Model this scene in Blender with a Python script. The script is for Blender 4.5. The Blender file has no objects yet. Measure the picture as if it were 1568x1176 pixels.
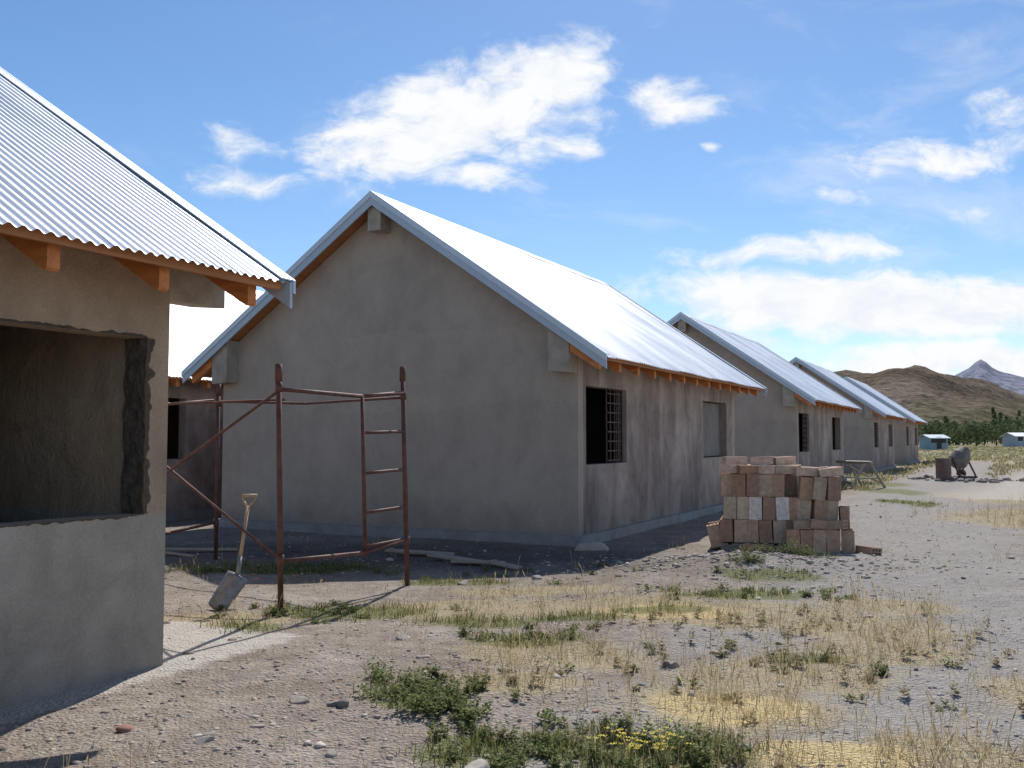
import bpy, math, random
import numpy as np
from mathutils import Vector, Matrix, Euler
random.seed(7); rng=np.random.default_rng(11)
scene=bpy.context.scene
COL=scene.collection
scene.view_settings.view_transform='Standard'
scene.view_settings.look='None'
scene.view_settings.exposure=0

# ------------------------------------------------------------ helpers
def new_mat(name):
    m=bpy.data.materials.new(name); m.use_nodes=True
    nt=m.node_tree; b=nt.nodes['Principled BSDF']
    return m,nt,b
def N(nt,t,**kw):
    n=nt.nodes.new(t)
    for k,v in kw.items(): setattr(n,k,v)
    return n
def noise(nt,vec,scale,detail=4,rough=.6,dist=0):
    n=N(nt,'ShaderNodeTexNoise'); n.inputs['Scale'].default_value=scale
    n.inputs['Detail'].default_value=detail; n.inputs['Roughness'].default_value=rough
    n.inputs['Distortion'].default_value=dist
    if vec is not None: nt.links.new(vec,n.inputs['Vector'])
    return n.outputs['Fac']
def ramp(nt,fac,stops):
    r=N(nt,'ShaderNodeValToRGB'); e=r.color_ramp.elements
    while len(e)<len(stops): e.new(.5)
    for i,(p,c) in enumerate(stops):
        e[i].position=p; e[i].color=(c[0],c[1],c[2],1) if not isinstance(c,(int,float)) else (c,c,c,1)
    nt.links.new(fac,r.inputs[0]); return r.outputs[0]
def mix(nt,fac,a,b,mode='MIX'):
    m=N(nt,'ShaderNodeMix',data_type='RGBA',blend_type=mode)
    for s,v in ((m.inputs[0],fac),(m.inputs[6],a),(m.inputs[7],b)):
        if isinstance(v,(int,float)): s.default_value=v
        elif isinstance(v,tuple): s.default_value=(v[0],v[1],v[2],1)
        else: nt.links.new(v,s)
    return m.outputs[2]
def math_(nt,op,a,b=None,clamp=False):
    m=N(nt,'ShaderNodeMath',operation=op); m.use_clamp=clamp
    for s,v in ((m.inputs[0],a),(m.inputs[1],b)):
        if v is None: continue
        if isinstance(v,(int,float)): s.default_value=v
        else: nt.links.new(v,s)
    return m.outputs[0]
def bump(nt,b,h,strength=.4,dist=.02):
    n=N(nt,'ShaderNodeBump'); n.inputs['Strength'].default_value=strength; n.inputs['Distance'].default_value=dist
    nt.links.new(h,n.inputs['Height']); nt.links.new(n.outputs[0],b.inputs['Normal'])
def mapping(nt,src,scale):
    m=N(nt,'ShaderNodeMapping'); m.inputs['Scale'].default_value=scale
    nt.links.new(src,m.inputs['Vector']); return m.outputs[0]
def objco(nt): return N(nt,'ShaderNodeTexCoord').outputs['Object']
def simple(name,col,rough=.8,metal=0,var=.35,scale=8,bs=.2,col2=None):
    m,nt,b=new_mat(name); oc=objco(nt)
    f=noise(nt,oc,scale)
    c2=col2 or tuple(x*(1-var) for x in col)
    c=ramp(nt,f,[(.3,c2),(.7,col)])
    nt.links.new(c,b.inputs['Base Color'])
    b.inputs['Roughness'].default_value=rough; b.inputs['Metallic'].default_value=metal
    if bs: bump(nt,b,noise(nt,oc,scale*6,3),bs,.01)
    return m
def obj(name,verts,faces,mat=None,parent=None,smooth=False,mesh=None):
    if mesh is None:
        mesh=bpy.data.meshes.new(name); mesh.from_pydata(verts,[],faces); mesh.update()
        if mat: mesh.materials.append(mat)
        if smooth: mesh.polygons.foreach_set('use_smooth',[True]*len(mesh.polygons))
    o=bpy.data.objects.new(name,mesh); COL.objects.link(o)
    if parent: o.parent=parent
    return o
def empty(name,loc=(0,0,0),rz=0):
    e=bpy.data.objects.new(name,None); COL.objects.link(e); e.location=loc; e.rotation_euler=(0,0,rz); e.empty_display_size=.2
    return e
class MB:
    def __init__(s): s.v=[]; s.f=[]
    def box(s,x0,x1,y0,y1,z0,z1,M=None):
        i=len(s.v)
        vs=[(x0,y0,z0),(x1,y0,z0),(x1,y1,z0),(x0,y1,z0),(x0,y0,z1),(x1,y0,z1),(x1,y1,z1),(x0,y1,z1)]
        if M is not None: vs=[tuple(M@Vector(p)) for p in vs]
        s.v+=vs
        s.f+=[tuple(i+k for k in q) for q in ((0,3,2,1),(4,5,6,7),(0,1,5,4),(1,2,6,5),(2,3,7,6),(3,0,4,7))]
    def prism(s,prof,a,b,axis='x'):
        i=len(s.v); n=len(prof)
        for x in (a,b):
            for (y,z) in prof: s.v.append((x,y,z))
        s.f.append(tuple(i+k for k in range(n))[::-1]); s.f.append(tuple(i+n+k for k in range(n)))
        for k in range(n):
            k2=(k+1)%n; s.f.append((i+k,i+k2,i+n+k2,i+n+k))
    def tube(s,p,q,r,n=8,r2=None,cap=True):
        p=Vector(p); q=Vector(q); d=(q-p).normalized(); r2=r if r2 is None else r2
        a=d.orthogonal().normalized(); b=d.cross(a); i=len(s.v)
        for c,rr in ((p,r),(q,r2)):
            for k in range(n):
                t=2*math.pi*k/n; s.v.append(tuple(c+a*math.cos(t)*rr+b*math.sin(t)*rr))
        for k in range(n):
            k2=(k+1)%n; s.f.append((i+k,i+k2,i+n+k2,i+n+k))
        if cap: s.f.append(tuple(i+k for k in range(n))[::-1]); s.f.append(tuple(i+n+k for k in range(n)))
    def quad(s,a,b,c,d):
        i=len(s.v); s.v+=[a,b,c,d]; s.f.append((i,i+1,i+2,i+3))
    def obj(s,name,mat,parent=None,smooth=False): return obj(name,s.v,s.f,mat,parent,smooth)

def vnoise(x,y,seed=0):
    xi=np.floor(x).astype(np.int64); yi=np.floor(y).astype(np.int64); fx=x-xi; fy=y-yi
    fx=fx*fx*(3-2*fx); fy=fy*fy*(3-2*fy)
    def h(a,b):
        n=(a*374761393+b*668265263+seed*1442695041)&0x7fffffff
        n=((n^(n>>13))*1274126177)&0x7fffffff
        return ((n^(n>>16))&0xffff)/65535.0
    return (h(xi,yi)*(1-fx)+h(xi+1,yi)*fx)*(1-fy)+(h(xi,yi+1)*(1-fx)+h(xi+1,yi+1)*fx)*fy
def fbm(x,y,o=4,seed=0):
    s=0;a=.5;t=0
    for k in range(o):
        s=s+a*vnoise(x*2**k+17*k,y*2**k+31*k,seed+k); t+=a; a*=.5
    return s/t

ANG=math.atan2(.8926,.4509)
U=np.array([.4509,.8926]); V=np.array([-.8926,.4509]); C0=np.array([1.017,15.1])
def P(s,t): return C0+U*s+V*t          # along the row, across the row
def toloc(x,y):
    dx=x-C0[0]; dy=y-C0[1]
    return dx*U[0]+dy*U[1], dx*V[0]+dy*V[1]

# ------------------------------------------------------------ materials
def plaster(name,base,dark,light,streak=.5,grad=None,mott=.55,bs=.6,foot=.95):
    m,nt,b=new_mat(name); oc=objco(nt)
    big=noise(nt,oc,.8,4,.6,.6); mid=noise(nt,mapping(nt,oc,(1,1,.8)),2.6,5,.7,.5)
    st=noise(nt,mapping(nt,oc,(1.5,1.5,.35)),1.1,4,.6,.8)
    c=ramp(nt,big,[(.34,dark),(.5,base),(.66,light)])
    c=mix(nt,streak,c,mix(nt,ramp(nt,st,[(.38,0.),(.62,1.)]),dark,light))
    c=mix(nt,mott,c,ramp(nt,mid,[(.3,.66),(.5,1.),(.72,1.22)]),'MULTIPLY')
    sp=noise(nt,oc,45,3,.7)
    c=mix(nt,.3,c,ramp(nt,sp,[(.35,.65),(.65,1.22)]),'MULTIPLY')
    br=N(nt,'ShaderNodeTexBrick'); br.inputs['Scale'].default_value=1; br.inputs['Brick Width'].default_value=2.3; br.inputs['Row Height'].default_value=1.25
    br.inputs['Mortar Size'].default_value=0.0; br.inputs['Color1'].default_value=(.92,.92,.93,1); br.inputs['Color2'].default_value=(1.07,1.06,1.05,1)
    cx=N(nt,'ShaderNodeSeparateXYZ'); nt.links.new(oc,cx.inputs[0]); cc=N(nt,'ShaderNodeCombineXYZ')
    nt.links.new(math_(nt,'ADD',math_(nt,'ADD',cx.outputs['X'],cx.outputs['Y']),math_(nt,'MULTIPLY',mid,.5)),cc.inputs[0]); nt.links.new(math_(nt,'ADD',cx.outputs['Z'],math_(nt,'MULTIPLY',big,.7)),cc.inputs[1])
    nt.links.new(cc.outputs[0],br.inputs['Vector'])
    c=mix(nt,.7,c,br.outputs['Color'],'MULTIPLY')
    sx=cx
    z=math_(nt,'ADD',sx.outputs['Z'],math_(nt,'MULTIPLY',mid,.5))
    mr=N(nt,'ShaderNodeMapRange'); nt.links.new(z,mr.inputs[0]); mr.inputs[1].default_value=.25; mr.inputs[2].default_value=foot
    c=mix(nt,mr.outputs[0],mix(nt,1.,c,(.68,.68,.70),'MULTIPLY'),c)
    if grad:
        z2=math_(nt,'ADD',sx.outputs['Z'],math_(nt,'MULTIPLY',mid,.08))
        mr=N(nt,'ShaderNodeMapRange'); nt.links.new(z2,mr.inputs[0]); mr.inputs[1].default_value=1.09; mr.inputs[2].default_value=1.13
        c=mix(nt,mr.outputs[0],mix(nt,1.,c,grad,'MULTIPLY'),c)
    nt.links.new(c,b.inputs['Base Color']); b.inputs['Roughness'].default_value=.92
    b.inputs['Specular IOR Level'].default_value=.2
    h=math_(nt,'ADD',math_(nt,'MULTIPLY',mid,1.6),math_(nt,'MULTIPLY',sp,.35))
    bump(nt,b,h,bs,.03)
    return m
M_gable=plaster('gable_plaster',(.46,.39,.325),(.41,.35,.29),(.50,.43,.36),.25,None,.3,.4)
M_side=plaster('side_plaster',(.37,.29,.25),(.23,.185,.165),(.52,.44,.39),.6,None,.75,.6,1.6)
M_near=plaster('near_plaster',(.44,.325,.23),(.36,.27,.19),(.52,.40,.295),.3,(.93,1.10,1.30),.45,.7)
M_conc=simple('concrete',(.48,.42,.35),.9,0,.35,5,.5)
M_plinth=simple('plinth_cement',(.31,.31,.31),.9,0,.3,4,.5)
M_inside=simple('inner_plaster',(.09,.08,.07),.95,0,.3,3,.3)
M_reveal=simple('grey_render',(.27,.25,.24),.95,0,.3,3,.3)

def galv(name,base,metal,rough):
    m,nt,b=new_mat(name); oc=objco(nt)
    f=noise(nt,mapping(nt,oc,(1.,.35,.35)),1.3,4,.6); g=noise(nt,oc,18,2,.6)
    c=ramp(nt,f,[(.3,tuple(x*.86 for x in base)),(.7,base)])
    c=mix(nt,.25,c,ramp(nt,g,[(.3,.8),(.7,1.1)]),'MULTIPLY')
    sx=N(nt,'ShaderNodeSeparateXYZ'); nt.links.new(oc,sx.inputs[0])
    q=math_(nt,'FRACT',math_(nt,'DIVIDE',math_(nt,'ADD',sx.outputs['X'],50),1.08))
    c=mix(nt,math_(nt,'LESS_THAN',q,.02),c,mix(nt,1.,c,(.62,.64,.66),'MULTIPLY'))
    nt.links.new(c,b.inputs['Base Color']); b.inputs['Metallic'].default_value=metal
    nt.links.new(ramp(nt,f,[(.3,rough-.07),(.7,rough+.08)]),b.inputs['Roughness'])
    return m
M_roof=galv('corrugated_zinc',(.87,.89,.92),.5,.46)
M_fascia=galv('zinc_fascia',(.50,.60,.70),.15,.5)
M_lip=galv('zinc_lip',(.66,.75,.84),.2,.5)
def wood(name,a,bcol,ax=(1,12,12)):
    m,nt,b=new_mat(name); oc=objco(nt)
    f=noise(nt,mapping(nt,oc,ax),1.6,4,.6,1.)
    nt.links.new(ramp(nt,f,[(.3,bcol),(.7,a)]),b.inputs['Base Color']); b.inputs['Roughness'].default_value=.6
    bump(nt,b,f,.25,.01); return m
M_wood=wood('orange_timber',(.72,.27,.075),(.48,.16,.045),(8,1.5,8))
M_deck=wood('roof_boards',(.50,.21,.075),(.33,.13,.05))
M_plank=wood('weathered_plank',(.42,.36,.29),(.25,.21,.17))
M_rust=simple('rusty_tube',(.17,.07,.055),.65,.1,.6,9,.3)
M_dark=simple('dark_iron',(.10,.05,.045),.6,.3,.4,9,.2)
M_steel=simple('worn_steel',(.30,.31,.33),.5,.6,.5,12,.2)
M_handle=wood('shovel_handle_wood',(.46,.34,.22),(.30,.21,.13),(12,12,1))
M_black=simple('black_plastic',(.03,.03,.035),.5,0,.3,9,0)

# ------------------------------------------------------------ ground
def gauss(x,y,cx,cy,rx,ry,rot=0):
    c,s=math.cos(rot),math.sin(rot); dx=x-cx; dy=y-cy
    a=(dx*c+dy*s)/rx; b=(-dx*s+dy*c)/ry
    return np.exp(-(a*a+b*b))
DRY=[(2.1,9.0,1.5,.7),(1.0,9.5,1.0,.6),(3.0,8.5,.9,.7),(1.25,6.0,.75,.7),(1.9,6.9,.8,.6),(-.5,9.5,.9,.6),(.4,7.6,.8,.6),(.9,5.0,.6,.4),
     (10.8,20,2.0,2.6),(14.5,27,2.5,4),(2.2,5.0,.5,.5),(3.6,9.6,.7,.5),(.2,10.6,1.0,.35),(-2.6,8.9,.7,.4),(3.5,6.2,.5,.6),(2.7,7.6,.7,.5),(0,6.6,.5,.4)]
GREEN=[(-.62,6.2,.38,.35),(.41,5.25,.45,.35),(.97,5.2,.3,.3),(-1.5,9.4,.75,.4),(2.45,10.1,.8,.4),(.1,8.2,.5,.3),(11.5,30,1.0,2.0),(-2.9,12.6,1.6,.5),(-.2,5.1,.35,.3),
       (-.3,8.9,.6,.3),(10,25,.8,1.2),(3.0,11.4,.6,.35),(-.7,11.3,.7,.25),(13,36,1.5,3),(-2.3,8.6,.3,.2),(1.4,9.3,.5,.2),(2.2,7.4,.3,.2),(4.0,13.2,.5,.3),(.6,9.0,.6,.25)]
def masks(x,y):
    n1=fbm(x*1.3,y*1.3,4,3); n2=fbm(x*3.1,y*3.1,3,9)
    dry=np.zeros_like(x); gr=np.zeros_like(x)
    for d in DRY: dry=np.maximum(dry,gauss(x,y,*d))
    for g in GREEN: gr=np.maximum(gr,gauss(x,y,*g))
    dist=np.sqrt(x*x+y*y)
    far=np.clip((dist-38)/40,0,1)
    dry=np.clip((dry*1.5*(n1+.35)-.28)*1.9,0,1)
    gr=np.clip((gr*1.5*(n2+.4)-.35)*2.2,0,1)
    s,t=toloc(x,y)
    road=np.clip(1-np.abs(t+5.3-.06*np.clip(s+9,0,30)+(n1-.5)*1.0)/1.9,0,1)*np.clip((70-s)/20,0,1)
    road=np.clip(road*2.5,0,1)
    pale=((t>-.75+.2*n2)&(t<.9)&(s>-19)&(s<-7.3+.6*(n1-.5))).astype(float)
    ax,ay,bx,by=21,38,100,165; Ld=math.hypot(bx-ax,by-ay); ux,uy=(bx-ax)/Ld,(by-ay)/Ld
    al=(x-ax)*ux+(y-ay)*uy; pr=np.abs((x-ax)*uy-(y-ay)*ux)
    trk=np.clip(1.9-pr/1.4,0,1)*((al>-14)&(al<160))
    farm=far*(1-np.clip(road*1.2,0,1))*(1-trk)
    dry=np.maximum(dry,farm*np.clip((n1-.2)*2.4,.35,1))
    gr=np.maximum(gr,farm*np.clip((fbm(x*.05,y*.05,3,2)-.47)*5,0,.85))
    pale=np.maximum(pale,trk*.8)
    straw=np.maximum(gauss(x,y,1.25,6.0,.6,.5),np.maximum(gauss(x,y,1.3,9.2,1.1,.45)*.8,gauss(x,y,1.6,5.1,.5,.35)))
    straw=np.clip((straw*(n1+.5)-.35)*3,0,1)
    gable_shade=gauss(x,y,-1.6,13.8,3.8,1.6,-.2)  # dark patch before the gable: its shadow painted into the soil colour
    return dry,gr,road,pale,straw,np.clip(gable_shade*1.6*(n1+.4),0,1)
def gh(x,y):
    x=np.asarray(x,float); y=np.asarray(y,float)
    d=np.sqrt(x*x+y*y)
    h=(fbm(x*.35,y*.35,3,5)-.5)*.16+(fbm(x*1.7,y*1.7,4,6)-.5)*.09
    h+= .16*gauss(x,y,3.1,12.3,1.7,.9,.4)
    s,t=toloc(x,y)
    inside=np.clip(1-np.maximum(np.maximum(-t-.6,t-19),0)/1.2,0,1)*np.clip(1-np.maximum(-10-s,0),0,1)*np.clip((110-s)/10,0,1)
    h=h*(1-.55*inside)-.03*inside
    road=np.clip(1-np.abs(t+5.0)/2.,0,1); h=h-.03*road
    h=h*np.clip(1.5-d/200,0,1)+ .006*np.clip(d-90,0,400)
    return h
n=560; a=9.0; t_=np.linspace(-a,a,n)
xs=.62*np.sinh(t_)+1.2; ys=.62*np.sinh(t_)+7.5
XX,YY=np.meshgrid(xs,ys); X=XX.ravel(); Y=YY.ravel()
Z=gh(X,Y)
dry,gr,road,pale,straw,gable_shade=masks(X,Y)
co=np.stack([X,Y,Z],1)
idx=np.arange(n*n).reshape(n,n)
F=np.stack([idx[:-1,:-1],idx[:-1,1:],idx[1:,1:],idx[1:,:-1]],-1).reshape(-1,4)
def fastmesh(name,co,F,mat,cols=None,smooth=False,fs=4):
    me=bpy.data.meshes.new(name); me.vertices.add(len(co)); me.vertices.foreach_set('co',co.astype(np.float32).ravel())
    if isinstance(F,tuple):
        loops=F[0]; starts=F[1]; tot=F[2]
    else:
        loops=F.ravel(); starts=np.arange(len(F))*F.shape[1]; tot=np.full(len(F),F.shape[1])
    me.loops.add(len(loops)); me.loops.foreach_set('vertex_index',loops.astype(np.int32))
    me.polygons.add(len(starts)); me.polygons.foreach_set('loop_start',starts.astype(np.int32)); me.polygons.foreach_set('loop_total',tot.astype(np.int32))
    if smooth: me.polygons.foreach_set('use_smooth',np.ones(len(starts),bool))
    me.update(calc_edges=True); me.validate()
    if cols is not None:
        for k,c in cols.items():
            at=me.color_attributes.new(k,'FLOAT_COLOR','POINT'); at.data.foreach_set('color',c.astype(np.float32).ravel())
    me.materials.append(mat); o=bpy.data.objects.new(name,me); COL.objects.link(o); return o
m,nt,b=new_mat('ground_soil')
gco=N(nt,'ShaderNodeNewGeometry').outputs['Position']
A=N(nt,'ShaderNodeAttribute',attribute_name='m1'); B=N(nt,'ShaderNodeAttribute',attribute_name='m2')
sa=N(nt,'ShaderNodeSeparateColor'); nt.links.new(A.outputs['Color'],sa.inputs[0])
sb=N(nt,'ShaderNodeSeparateColor'); nt.links.new(B.outputs['Color'],sb.inputs[0])
n1=noise(nt,gco,1.1,5,.62); n2=noise(nt,gco,7,6,.72); n3=noise(nt,gco,45,3,.7)
c=ramp(nt,n1,[(.3,(.29,.235,.185)),(.5,(.38,.32,.265)),(.7,(.47,.41,.35))])
c=mix(nt,.65,c,ramp(nt,n2,[(.3,.55),(.7,1.25)]),'MULTIPLY')
vor=N(nt,'ShaderNodeTexVoronoi'); vor.inputs['Scale'].default_value=42; nt.links.new(gco,vor.inputs['Vector'])
c=mix(nt,.4,c,ramp(nt,vor.outputs['Distance'],[(.0,1.2),(.45,1.),(.8,.65)]),'MULTIPLY')
vc=ramp(nt,vor.outputs['Color'],[(.1,(.7,.7,.72)),(.6,(1.,.98,.96)),(.95,(1.3,1.22,1.12))])
c=mix(nt,.5,c,vc,'MULTIPLY')
def thr(m_,nz,amt=.9):
    return math_(nt,'ADD',math_(nt,'MULTIPLY',m_,1.5),math_(nt,'MULTIPLY',math_(nt,'SUBTRACT',nz,.62),amt*2),True)
roadc=ramp(nt,n2,[(.25,(.32,.29,.26)),(.75,(.43,.40,.37))])
c=mix(nt,math_(nt,'MULTIPLY',sa.outputs[2],.8),c,roadc)
dryc=ramp(nt,n3,[(.25,(.33,.26,.15)),(.7,(.55,.45,.27))])
c=mix(nt,math_(nt,'MULTIPLY',thr(sa.outputs[0],n2),.75),c,dryc)
c=mix(nt,thr(sb.outputs[1],n2,.6),c,ramp(nt,n3,[(.2,(.48,.35,.16)),(.75,(.72,.57,.31))]))
c=mix(nt,math_(nt,'MULTIPLY',thr(sa.outputs[1],n2),.8),c,ramp(nt,n3,[(.2,(.11,.12,.04)),(.75,(.26,.26,.10))]))
c=mix(nt,sb.outputs[0],c,ramp(nt,n2,[(.25,(.47,.42,.36)),(.75,(.60,.55,.48))]))
c=mix(nt,math_(nt,'MULTIPLY',sb.outputs[2],.8),c,mix(nt,1.,c,(.30,.30,.32),'MULTIPLY'))  # soil darkened here to deepen the gable's shadow
nt.links.new(c,b.inputs['Base Color']); b.inputs['Roughness'].default_value=.95; b.inputs['Specular IOR Level'].default_value=.15
h=math_(nt,'ADD',math_(nt,'MULTIPLY',n2,1.2),math_(nt,'ADD',math_(nt,'MULTIPLY',n3,.35),math_(nt,'MULTIPLY',vor.outputs['Distance'],-.4)))
bump(nt,b,h,.9,.06)
one=np.ones_like(dry)
fastmesh('ground',co,F,m,{'m1':np.stack([dry,gr,road,one],1),'m2':np.stack([pale,straw,gable_shade,one],1)},True)

# ------------------------------------------------------------ hills
def hills(name,rs,hs,d0,d1,d2,mat,seed,namp,rough=.4):
    th=np.linspace(-1.2,1.25,520); dd=np.linspace(0,1,70)
    TH,DD=np.meshgrid(th,dd); D=d0+(d2-d0)*DD
    rr=np.tan(TH); H=np.interp(rr,rs,hs)
    q=np.where(D<d1,(D-d0)/(d1-d0),(d2-D)/(d2-d1)); q=np.clip(q,0,1); prof=np.sin(q*math.pi/2)**1.25
    x=np.sin(TH)*D; y=np.cos(TH)*D
    nz=(fbm(x/(d0*.12),y/(d0*.12),5,seed)-.5)
    n4=(fbm(x/(d0*.03),y/(d0*.03),4,seed+3)-.5)
    z=1.6+H*np.cos(TH)*d1*prof*(1+namp*nz*(1-prof*.7)) + nz*H*d1*.16+n4*H*d1*.07 -6*(1-prof)
    co=np.stack([x.ravel(),y.ravel(),z.ravel()],1)
    i=np.arange(th.size*dd.size).reshape(dd.size,th.size)
    F=np.stack([i[:-1,:-1],i[:-1,1:],i[1:,1:],i[1:,:-1]],-1).reshape(-1,4)
    return fastmesh(name,co,F,mat,None,True)
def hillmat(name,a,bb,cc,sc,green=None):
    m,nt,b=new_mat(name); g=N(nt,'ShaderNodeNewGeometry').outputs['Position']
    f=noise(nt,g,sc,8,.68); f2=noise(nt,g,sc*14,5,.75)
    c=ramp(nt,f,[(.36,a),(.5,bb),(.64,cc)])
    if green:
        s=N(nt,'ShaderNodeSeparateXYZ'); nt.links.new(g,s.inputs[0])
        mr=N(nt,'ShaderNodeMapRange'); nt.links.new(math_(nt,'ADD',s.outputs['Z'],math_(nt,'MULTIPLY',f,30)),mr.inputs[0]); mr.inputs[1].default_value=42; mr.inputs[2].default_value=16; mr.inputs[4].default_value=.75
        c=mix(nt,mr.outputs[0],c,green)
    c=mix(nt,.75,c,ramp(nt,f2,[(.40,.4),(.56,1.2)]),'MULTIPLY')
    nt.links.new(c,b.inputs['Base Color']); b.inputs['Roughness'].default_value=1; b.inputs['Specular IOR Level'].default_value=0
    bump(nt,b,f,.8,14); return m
def rx(px): return (px-784)/1500
def ry(py): return (673-py)/1500
hp=[(-3000,600),(-1500,570),(-600,600),(200,590),(800,600),(1150,595),(1260,588),(1310,580),(1350,577),(1385,571),(1402,570),(1420,575),(1450,584),(1500,592),(1530,600),(1568,613),(1620,622),(1750,632),(2000,610),(2600,590),(4000,600)]
hills('hills',[rx(p[0]) for p in hp],[ry(p[1]) for p in hp],420,900,1500,hillmat('hill_scrub',(.12,.095,.07),(.165,.13,.10),(.22,.18,.14),.014,(.13,.135,.065)),4,.8)
mp=[(-3000,640),(1000,640),(1300,600),(1400,602),(1445,590),(1466,579),(1484,571),(1498,561),(1505,557),(1512,561),(1524,571),(1540,575),(1568,580),(1650,592),(1800,610),(2200,630),(4000,640)]
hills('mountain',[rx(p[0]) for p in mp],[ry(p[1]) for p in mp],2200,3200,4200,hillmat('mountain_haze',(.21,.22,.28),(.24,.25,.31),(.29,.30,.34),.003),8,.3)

# ------------------------------------------------------------ houses
W=7.2; L=9.7; HE=2.87; HR=5.76; OV=.58; XF=-.38; XB=.68
SL=(HR-HE)/(W/2+OV)
def zt(y): return HR-SL*abs(y-W/2)
def wall_mesh(mb,x0,x1,y0,y1,z0,z1f,ops,inner=None):
    xsx=sorted({x0,x1}|{v for o in ops for v in o[:2]}); zs=sorted({z0,z1f}|{v for o in ops for v in o[2:4]})
    for i in range(len(xsx)-1):
        for j in range(len(zs)-1):
            cx=(xsx[i]+xsx[i+1])/2; cz=(zs[j]+zs[j+1])/2
            if any(o[0]<cx<o[1] and o[2]<cz<o[3] for o in ops): continue
            for y in (y0,y1): mb.quad((xsx[i],y,zs[j]),(xsx[i+1],y,zs[j]),(xsx[i+1],y,zs[j+1]),(xsx[i],y,zs[j+1]))
    for o in ops:
        a,b_,c_,d=o[:4]
        mb.quad((a,y0,c_),(a,y1,c_),(a,y1,d),(a,y0,d)); mb.quad((b_,y0,c_),(b_,y1,c_),(b_,y1,d),(b_,y0,d))
        mb.quad((a,y0,c_),(b_,y0,c_),(b_,y1,c_),(a,y1,c_)); mb.quad((a,y0,d),(b_,y0,d),(b_,y1,d),(a,y1,d))
def corr(side,x0,x1,per=.09,amp=.011,k=8):
    nx=int((x1-x0)/per*k); x=np.linspace(x0,x1,nx); 
    ye=-OV-.06; rows=7; co=[]
    for r in range(rows):
        t=r/(rows-1); y=ye+(W/2-ye)*t; z=HE+(y+OV)*SL
        zz=z+amp*np.cos(2*np.pi*x/per)+.006*np.sin(x*2.1+r)+.003*np.sin(x*5.7+2*r)
        yy=y+ (.012*np.sin(np.floor(x/1.08)*3.7) if r==0 else 0)
        yy=np.full(nx,yy) if np.isscalar(yy) else yy
        if side==1: yy=W-yy
        co.append(np.stack([x,yy,zz],1))
    co=np.concatenate(co); i=np.arange(rows*nx).reshape(rows,nx)
    F=np.stack([i[:-1,:-1],i[:-1,1:],i[1:,1:],i[1:,:-1]],-1).reshape(-1,4)
    return co,F
cache={}
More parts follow.
